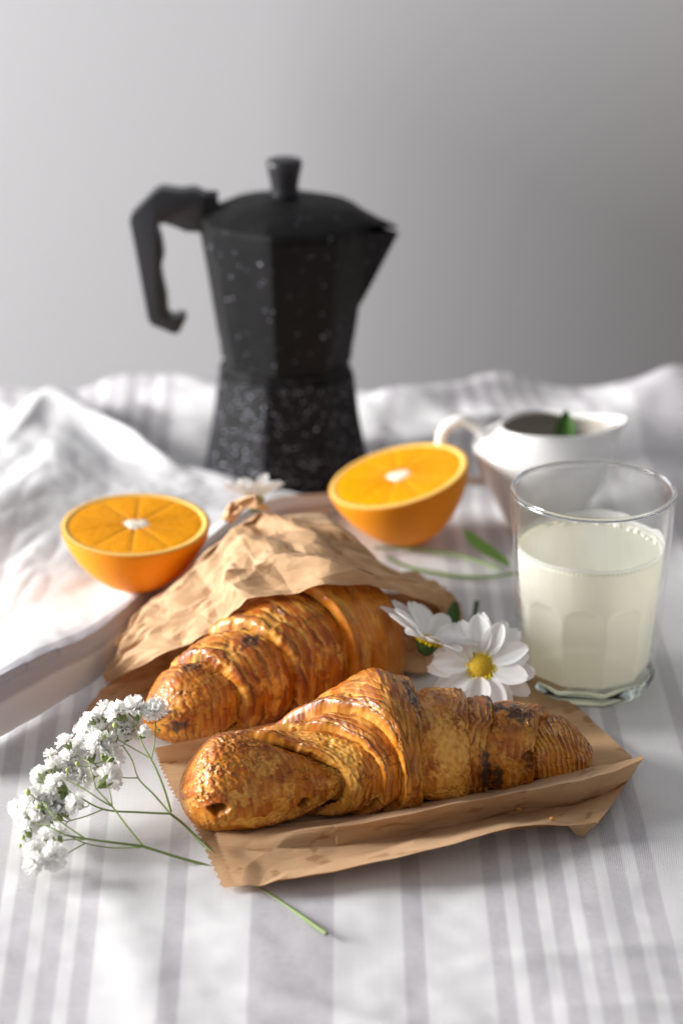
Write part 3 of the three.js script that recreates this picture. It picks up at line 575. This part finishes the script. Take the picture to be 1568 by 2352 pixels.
  part('twisted_end', sheet([
    [[505, 1195, 0.058], [535, 1180, 0.064], [570, 1168, 0.070], [625, 1172, 0.070]],
    [[512, 1190, 0.060], [545, 1158, 0.072], [585, 1140, 0.080], [600, 1150, 0.078]],
    [[530, 1205, 0.052], [560, 1170, 0.066], [590, 1155, 0.072], [610, 1180, 0.066]],
  ], 24, 40, { smoothB: true, crumple: creases(30, 0.3, 0.006), uv: [0.3, 0.3] }), kraft, bag2);
}
// crumbs on the paper
{
  const crumbM = std({ color: lin(0.55, 0.24, 0.04), roughness: 0.7 });
  [[1212, 1842, 0.0085, 1, 'largest golden crumb lying in the valley of the flat paper bag'], [1190, 1858, 0.0085, 0.8, 'golden crumb just left of the largest crumb on the flat bag'], [1268, 1880, 0.0125, 0.7, 'tiny crumb near the right front edge of the flat bag']].forEach(([x, y, h, s, label], k) => {
    const g = new THREE.IcosahedronGeometry(0.0011 * s, 1), a = g.attributes.position;
    for (let i = 0; i < a.count; i++) { const q = 1 + 0.6 * noise(a.getX(i) * 900 + k * 3, a.getY(i) * 900, a.getZ(i) * 900); a.setXYZ(i, a.getX(i) * q * 1.5, a.getY(i) * q * 0.8, a.getZ(i) * q); }
    const m = solo('crumb', g, crumbM, label, 'crumb', 'crumbs on the paper bag');
    m.position.copy(at(x, y, h));
  });
}

// ---------------------------------------------------------------- daisies
const petalM = phys({ color: lin(0.93, 0.93, 0.92), roughness: 0.7, transmission: 0.42, thickness: 0 }), discM = std({ color: lin(0.62, 0.40, 0.02), roughness: 0.8 }), floretM = std({ color: lin(0.80, 0.66, 0.01), roughness: 0.7 });
const greenM = std({ color: lin(0.20, 0.36, 0.05), roughness: 0.55 }), darkGreenM = std({ color: lin(0.05, 0.13, 0.03), roughness: 0.6 }), stemM = std({ color: lin(0.22, 0.34, 0.10), roughness: 0.55 });
function petal(len, wid, cup, droop, k) {
  return grid(16, 8, (u, v) => {
    const w = (v - 0.5) * 2, wd = wid * Math.pow(Math.sin(Math.PI * (0.10 + 0.86 * Math.pow(u, 1.15))), 0.62) * (u < 0.15 ? mix(0.5, 1, u / 0.15) : 1);
    const notch = u > 0.8 ? (u - 0.8) * len * 0.10 * Math.cos(w * Math.PI * 1.5 + k) : 0;
    return V(w * wd, cup * w * w * wd + droop * u * u * len + 0.10 * wid * (Math.cos(w * 9 + k) * 0.6 + 0.25 * Math.cos(w * 19 + 2 * k)) * Math.sin(Math.PI * u), u * len - notch);
  });
}
function daisy(pos, normal, spin, R, disc, label, opt = {}) {
  const o = thing('daisy', pos, label, 'daisy', null);
  o.quaternion.setFromUnitVectors(V(0, 1, 0), normal.clone().normalize());
  const rows = [[opt.n ?? 15, 1.0, 0.02], [opt.n2 ?? 9, 0.92, 0.16]];
  rows.forEach(([n, s, lift], row) => {
    for (let k = 0; k < n; k++) {
      const a = spin + (k + 0.5 * row + rr(-0.16, 0.16)) / n * Math.PI * 2;
      if (opt.skip && opt.skip(a)) continue;
      const len = (R - disc * 0.7) * s * rr(0.88, 1.06), g = petal(len, R * rr(0.19, 0.24), rr(0.15, 0.4), rr(-0.12, 0.10) + (opt.droop ?? 0), k);
      g.translate(0, 0, disc * 0.7);
      const m = part('petal', g, petalM, o);
      m.rotation.set(-(lift + rr(-0.06, 0.1) + (opt.cup ?? 0)), a, 0, 'YXZ'); m.position.y = 0.0004 * row + 0.0003 * (k % 3);
    }
  });
  const centre = part('disc', grid(14, 40, (u, v) => { const a = v * Math.PI * 2, r = disc * 0.74 * u; return V(Math.cos(a) * r, 0.0012 + disc * 0.34 * (1 - u * u * 0.7) + 0.0003 * noise(Math.cos(a) * r * 1700, Math.sin(a) * r * 1700, 3), Math.sin(a) * r); }, { closed: true, flip: true }), discM, o);
  const fl = [];
  for (let k = 0; k < 54; k++) { const a = k * 2.39996, r = disc * mix(0.70, 0.98, (k % 9) / 8); fl.push(new THREE.SphereGeometry(disc * 0.105, 7, 6).scale(1, 1.5, 1).translate(Math.cos(a) * r, disc * 0.24 * (1.15 - r / disc * 0.5), Math.sin(a) * r)); }
  const ring = part('floret_ring', mergeGeometries(fl), floretM, o); ring.userData.kind = 'stuff';
  part('sepals', lathe([[0.0005, -0.006], [0.003, -0.0055], [disc * 0.8, -0.002], [disc * 1.0, 0.0002]], 20), darkGreenM, o);
  return o;
}
{
  const d1 = at(1104, 1532, 0.030), toCam = V(0, CAM_H, 0).sub(d1).normalize();
  daisy(d1, toCam.clone().add(V(-0.05, 0.22, 0)), 0.1, 0.0248, 0.0078, 'open white daisy facing the camera, leaning against the milk glass', { cup: 0.02 });
  const d2 = at(982, 1476, 0.037);
  daisy(d2, V(0.30, 0.86, -0.10), 0.5, 0.0265, 0.0062, 'white daisy seen from the side, left of the facing daisy', { cup: 0.30, n: 11, n2: 5, droop: -0.05 });
  const d3 = at(585, 1150, 0.052);
  daisy(d3, V(-0.1, 0.6, -0.35), 0.2, 0.019, 0.005, 'blurred white daisy behind the crumpled paper bag, before the moka pot', { cup: 0.4, n: 11, n2: 5 });
  const leaf = (pts, wid, thick = 0.001) => { const c = new THREE.CatmullRomCurve3(pts); return grid(18, 8, (u, v) => { const w = (v - 0.5) * 2, p = c.getPoint(u), t = c.getTangent(u), s = V(-t.z, 0, t.x).normalize(); return p.addScaledVector(s, w * wid * Math.pow(Math.sin(Math.PI * clamp(0.04 + u * 0.95)), 0.8)).add(V(0, wid * 0.35 * w * w, 0)); }); };
  const s1 = thing('green_sprig', V(0, 0, 0), 'thin green stem with one pointed leaf below the tilted orange half', 'stem');
  part('stem', tube([at(860, 1258, 0.004), at(930, 1260, 0.003), at(1010, 1268, 0.003), at(1080, 1284, 0.004), at(1150, 1308, 0.006)], 0.0009, 0.0008, 30), stemM, s1);
  part('leaf', leaf([at(1168, 1302, 0.007), at(1140, 1285, 0.010), at(1105, 1262, 0.014), at(1078, 1240, 0.018), at(1066, 1222, 0.022)], 0.0058), greenM, s1);
  const s2 = thing('green_sprig', V(0, 0, 0), 'bare thin green stem curving towards the milk glass', 'stem');
  part('stem', tube([at(890, 1280, 0.008), at(930, 1300, 0.004), at(1000, 1315, 0.003), at(1080, 1326, 0.003), at(1180, 1318, 0.004), at(1260, 1300, 0.004)], 0.001, 0.0009, 30), stemM, s2);
  const s3 = thing('leaf_sprig', V(0, 0, 0), 'small dark green leaves peeping out behind the two daisies', 'leaf');
  part('leaf', leaf([at(1035, 1450, 0.012), at(1040, 1420, 0.016), at(1046, 1385, 0.022)], 0.0035), darkGreenM, s3);
  part('stem', tube([at(1080, 1440, 0.008), at(1090, 1410, 0.012), at(1095, 1380, 0.018)], 0.0011, 0.0014, 10), darkGreenM, s3);
}

// ---------------------------------------------------------------- sprig of baby's breath
{
  const sprig = thing('flower_sprig', V(0, 0, 0), "cut sprig of tiny white baby's breath lying left of the flat bag", 'flower sprig');
  const z3 = (x, y, h) => at(x * 0.41, 1561.5 + y * 0.41, h);
  const nodes = [];
  const branch = (pts, r0, r1, name = 'stem') => {
    const P3 = pts.map(([x, y, h]) => z3(x, y, h));
    part(name, tube(P3, r0, r1, 24, 6), r0 > 0.0005 ? sprigM : twigM, sprig);
    const c = new THREE.CatmullRomCurve3(P3); for (let k = 0; k <= 12; k++) nodes.push([c.getPoint(k / 12), k / 12]);
  };
  const sprigM = std({ color: lin(0.17, 0.24, 0.06), roughness: 0.55 }), twigM = std({ color: lin(0.24, 0.32, 0.09), roughness: 0.6 });
  branch([[1829, 1423, 0.004], [1640, 1290, 0.0012], [1420, 1150, 0.0012], [1190, 1050, 0.001], [1000, 995, 0.004], [800, 932, 0.008]], 0.00085, 0.00062);
  branch([[800, 932, 0.008], [640, 912, 0.011], [480, 890, 0.013], [370, 870, 0.015]], 0.00058, 0.0004);
  branch([[370, 870, 0.015], [290, 830, 0.017], [200, 800, 0.018]], 0.00038, 0.00028);
  branch([[480, 890, 0.013], [390, 830, 0.016], [300, 760, 0.020], [240, 680, 0.022]], 0.0004, 0.00026);
  branch([[480, 895, 0.013], [350, 900, 0.010], [250, 940, 0.008], [190, 960, 0.007]], 0.00034, 0.00024);
  branch([[790, 938, 0.008], [620, 940, 0.006], [480, 915, 0.007], [400, 880, 0.010]], 0.0004, 0.00028);
  branch([[480, 915, 0.007], [400, 960, 0.006], [345, 1000, 0.006]], 0.0003, 0.00024);
  branch([[800, 930, 0.008], [720, 830, 0.013], [630, 710, 0.018], [540, 610, 0.022]], 0.00046, 0.00032);
  branch([[630, 710, 0.018], [560, 670, 0.021], [470, 610, 0.024], [370, 560, 0.026]], 0.00036, 0.00024);
  branch([[630, 710, 0.018], [622, 650, 0.022], [605, 590, 0.025]], 0.00028, 0.00022);
  branch([[540, 610, 0.022], [520, 540, 0.026], [500, 460, 0.028]], 0.0003, 0.00022);
  branch([[1340, 1100, 0.001], [1110, 890, 0.003], [1030, 810, 0.007], [955, 750, 0.012]], 0.00062, 0.00056);
  branch([[955, 750, 0.012], [780, 742, 0.013], [580, 725, 0.015], [430, 650, 0.020]], 0.0005, 0.00034);
  branch([[580, 725, 0.015], [480, 765, 0.012], [390, 790, 0.012]], 0.0003, 0.00024);
  branch([[430, 650, 0.020], [350, 600, 0.022], [270, 560, 0.024]], 0.00032, 0.00024);
  branch([[955, 750, 0.012], [860, 640, 0.013], [775, 550, 0.015], [740, 450, 0.020], [690, 370, 0.025]], 0.00044, 0.0003);
  branch([[775, 550, 0.015], [680, 545, 0.017], [560, 490, 0.020]], 0.0003, 0.00022);
  branch([[960, 740, 0.012], [920, 610, 0.020], [880, 510, 0.026], [845, 440, 0.030]], 0.0005, 0.00036);
  branch([[845, 440, 0.030], [740, 380, 0.032], [620, 310, 0.034]], 0.00032, 0.00024);
  branch([[845, 440, 0.030], [800, 360, 0.034], [760, 260, 0.038]], 0.00034, 0.00024);
  branch([[850, 440, 0.030], [868, 340, 0.036], [872, 230, 0.040]], 0.0003, 0.00022);
  // one flower of each of three kinds, copied
  const white = phys({ color: lin(0.96, 0.955, 0.935), roughness: 0.8, transmission: 0.5, thickness: 0 }), cal = std({ color: lin(0.24, 0.30, 0.10), roughness: 0.6 });
  const flowers = [0, 1, 2].map((kind) => {
    const f = new THREE.Group(), petals = [], R = 0.0049;
    const n = [34, 26, 16][kind];
    for (let k = 0; k < n; k++) {
      const y = 1 - (k + 0.5) / n * [1.15, 1.1, 0.9][kind], a = k * 2.39996 + rr(-0.3, 0.3), el = Math.asin(clamp(y, -1, 1)), len = R * rr(0.85, 1.1), w = R * rr(0.26, 0.38), curl = rr(-0.5, 0.5), ph = rr(0, 6);
      const g = grid(4, 4, (u, v) => { const q = (v - 0.5) * 2; return V(q * w * Math.sin(0.35 + 1.9 * u), curl * R * 0.5 * u * u + 0.16 * R * Math.sin(q * 4 + ph) * u, u * len); });
      g.rotateX(-el).rotateY(a); petals.push(g);
    }
    const bm = new THREE.Mesh(mergeGeometries(petals), white); bm.name = 'petals'; f.add(bm);
    const sep = [new THREE.SphereGeometry(R * 0.28, 8, 6).scale(1, 1.3, 1).translate(0, -R * 0.55, 0)];
    for (let k = 0; k < 5; k++) { const a = k * 1.2566; sep.push(grid(4, 2, (u, v) => { const q = (v - 0.5) * 2; return V(q * R * 0.13 * Math.sin(0.5 + 2.4 * u), R * (-0.75 + 0.85 * u), R * (0.20 + 0.34 * Math.sin(u * 1.8))); }).rotateY(a)); }
    const cm = new THREE.Mesh(mergeGeometries(sep.map((g) => { g.deleteAttribute('uv'); return g; })), cal); cm.name = 'calyx'; f.add(cm);
    return f;
  });
  const budG = new THREE.SphereGeometry(0.0008, 8, 7).scale(1, 1.25, 1), budM = std({ color: lin(0.42, 0.50, 0.16), roughness: 0.6 });
  const nearest = (p) => { let b = null, bd = 9; for (const [q, k] of nodes) { const d = q.distanceTo(p) + (k < 0.4 ? 0.004 : 0) + (q.y > p.y ? 0.004 : 0); if (d < bd) { bd = d; b = q; } } return b; };
  const F0 = [[755, 165, 55], [865, 175, 52], [660, 185, 50], [588, 160, 36], [505, 228, 40], [570, 205, 44], [500, 290, 62], [560, 300, 62], [720, 285, 66], [690, 262, 50], [805, 300, 36], [370, 355, 42], [430, 375, 40], [500, 405, 52], [600, 400, 50], [645, 440, 42], [288, 425, 32], [390, 445, 55], [310, 500, 50], [240, 545, 52], [395, 515, 46], [470, 545, 60], [602, 555, 60], [320, 590, 55], [190, 670, 56], [240, 660, 52], [100, 722, 42], [290, 650, 48], [370, 680, 56], [425, 695, 46], [160, 775, 56], [245, 790, 58], [310, 760, 42], [325, 870, 46], [150, 840, 40], [190, 965, 46], [200, 1030, 48], [300, 990, 56], [345, 720, 50], [540, 350, 46], [620, 340, 44], [270, 700, 50], [220, 740, 46], [185, 1000, 40], [255, 870, 36]];
  F0.forEach(([x, y, r], i) => {
    const q = 1 - clamp((y - 150) / 900), h = 0.008 + 0.034 * q * q * 0.6 + 0.022 * q * (0.4 + 0.6 * clamp(x / 800)) * 0.7 + rr(-0.002, 0.004);
    const p = z3(x, y, Math.max(h, 0.006)), f = flowers[r < 44 ? 2 : i % 2].clone(); f.name = 'flower';
    f.position.copy(p); const s = r / 46; f.scale.setScalar(s);
    const n0 = nearest(p), dir = p.clone().sub(n0).normalize().add(V(rr(-0.4, 0.2), rr(0.2, 0.9), rr(-0.1, 0.5))).normalize();
    f.quaternion.setFromUnitVectors(V(0, 1, 0), dir); f.rotateY(rnd() * 6);
    sprig.add(f);
    const foot = p.clone().addScaledVector(dir, -0.0040 * s);
    part('pedicel', tube([n0, n0.clone().lerp(foot, 0.55).addScaledVector(dir, -0.0012), foot], 0.00022, 0.00026, 6, 5), twigM, sprig);
  });
  for (const [x, y, h, s] of [[132, 882, 0.012, 1.2], [115, 930, 0.009, 1], [158, 630, 0.026, 1.5], [892, 284, 0.036, 0.9], [790, 195, 0.044, 1.2], [645, 255, 0.040, 1.4], [345, 1000, 0.006, 1], [215, 945, 0.009, 1.4], [435, 470, 0.030, 1.2], [380, 505, 0.030, 1.1], [585, 320, 0.037, 1.2], [215, 710, 0.024, 1.3]]) {
    const p = z3(x, y, h), b = part('bud', budG, budM, sprig); b.position.copy(p); b.scale.setScalar(s);
    const n0 = nearest(p); part('pedicel', tube([n0, n0.clone().lerp(p, 0.5).add(V(0, -0.0008, 0)), p], 0.0002, 0.00022, 6, 5), twigM, sprig);
  }
}

scene.traverse((o) => { if (o.isMesh) o.castShadow = o.receiveShadow = true; });
renderer.render(scene, camera);
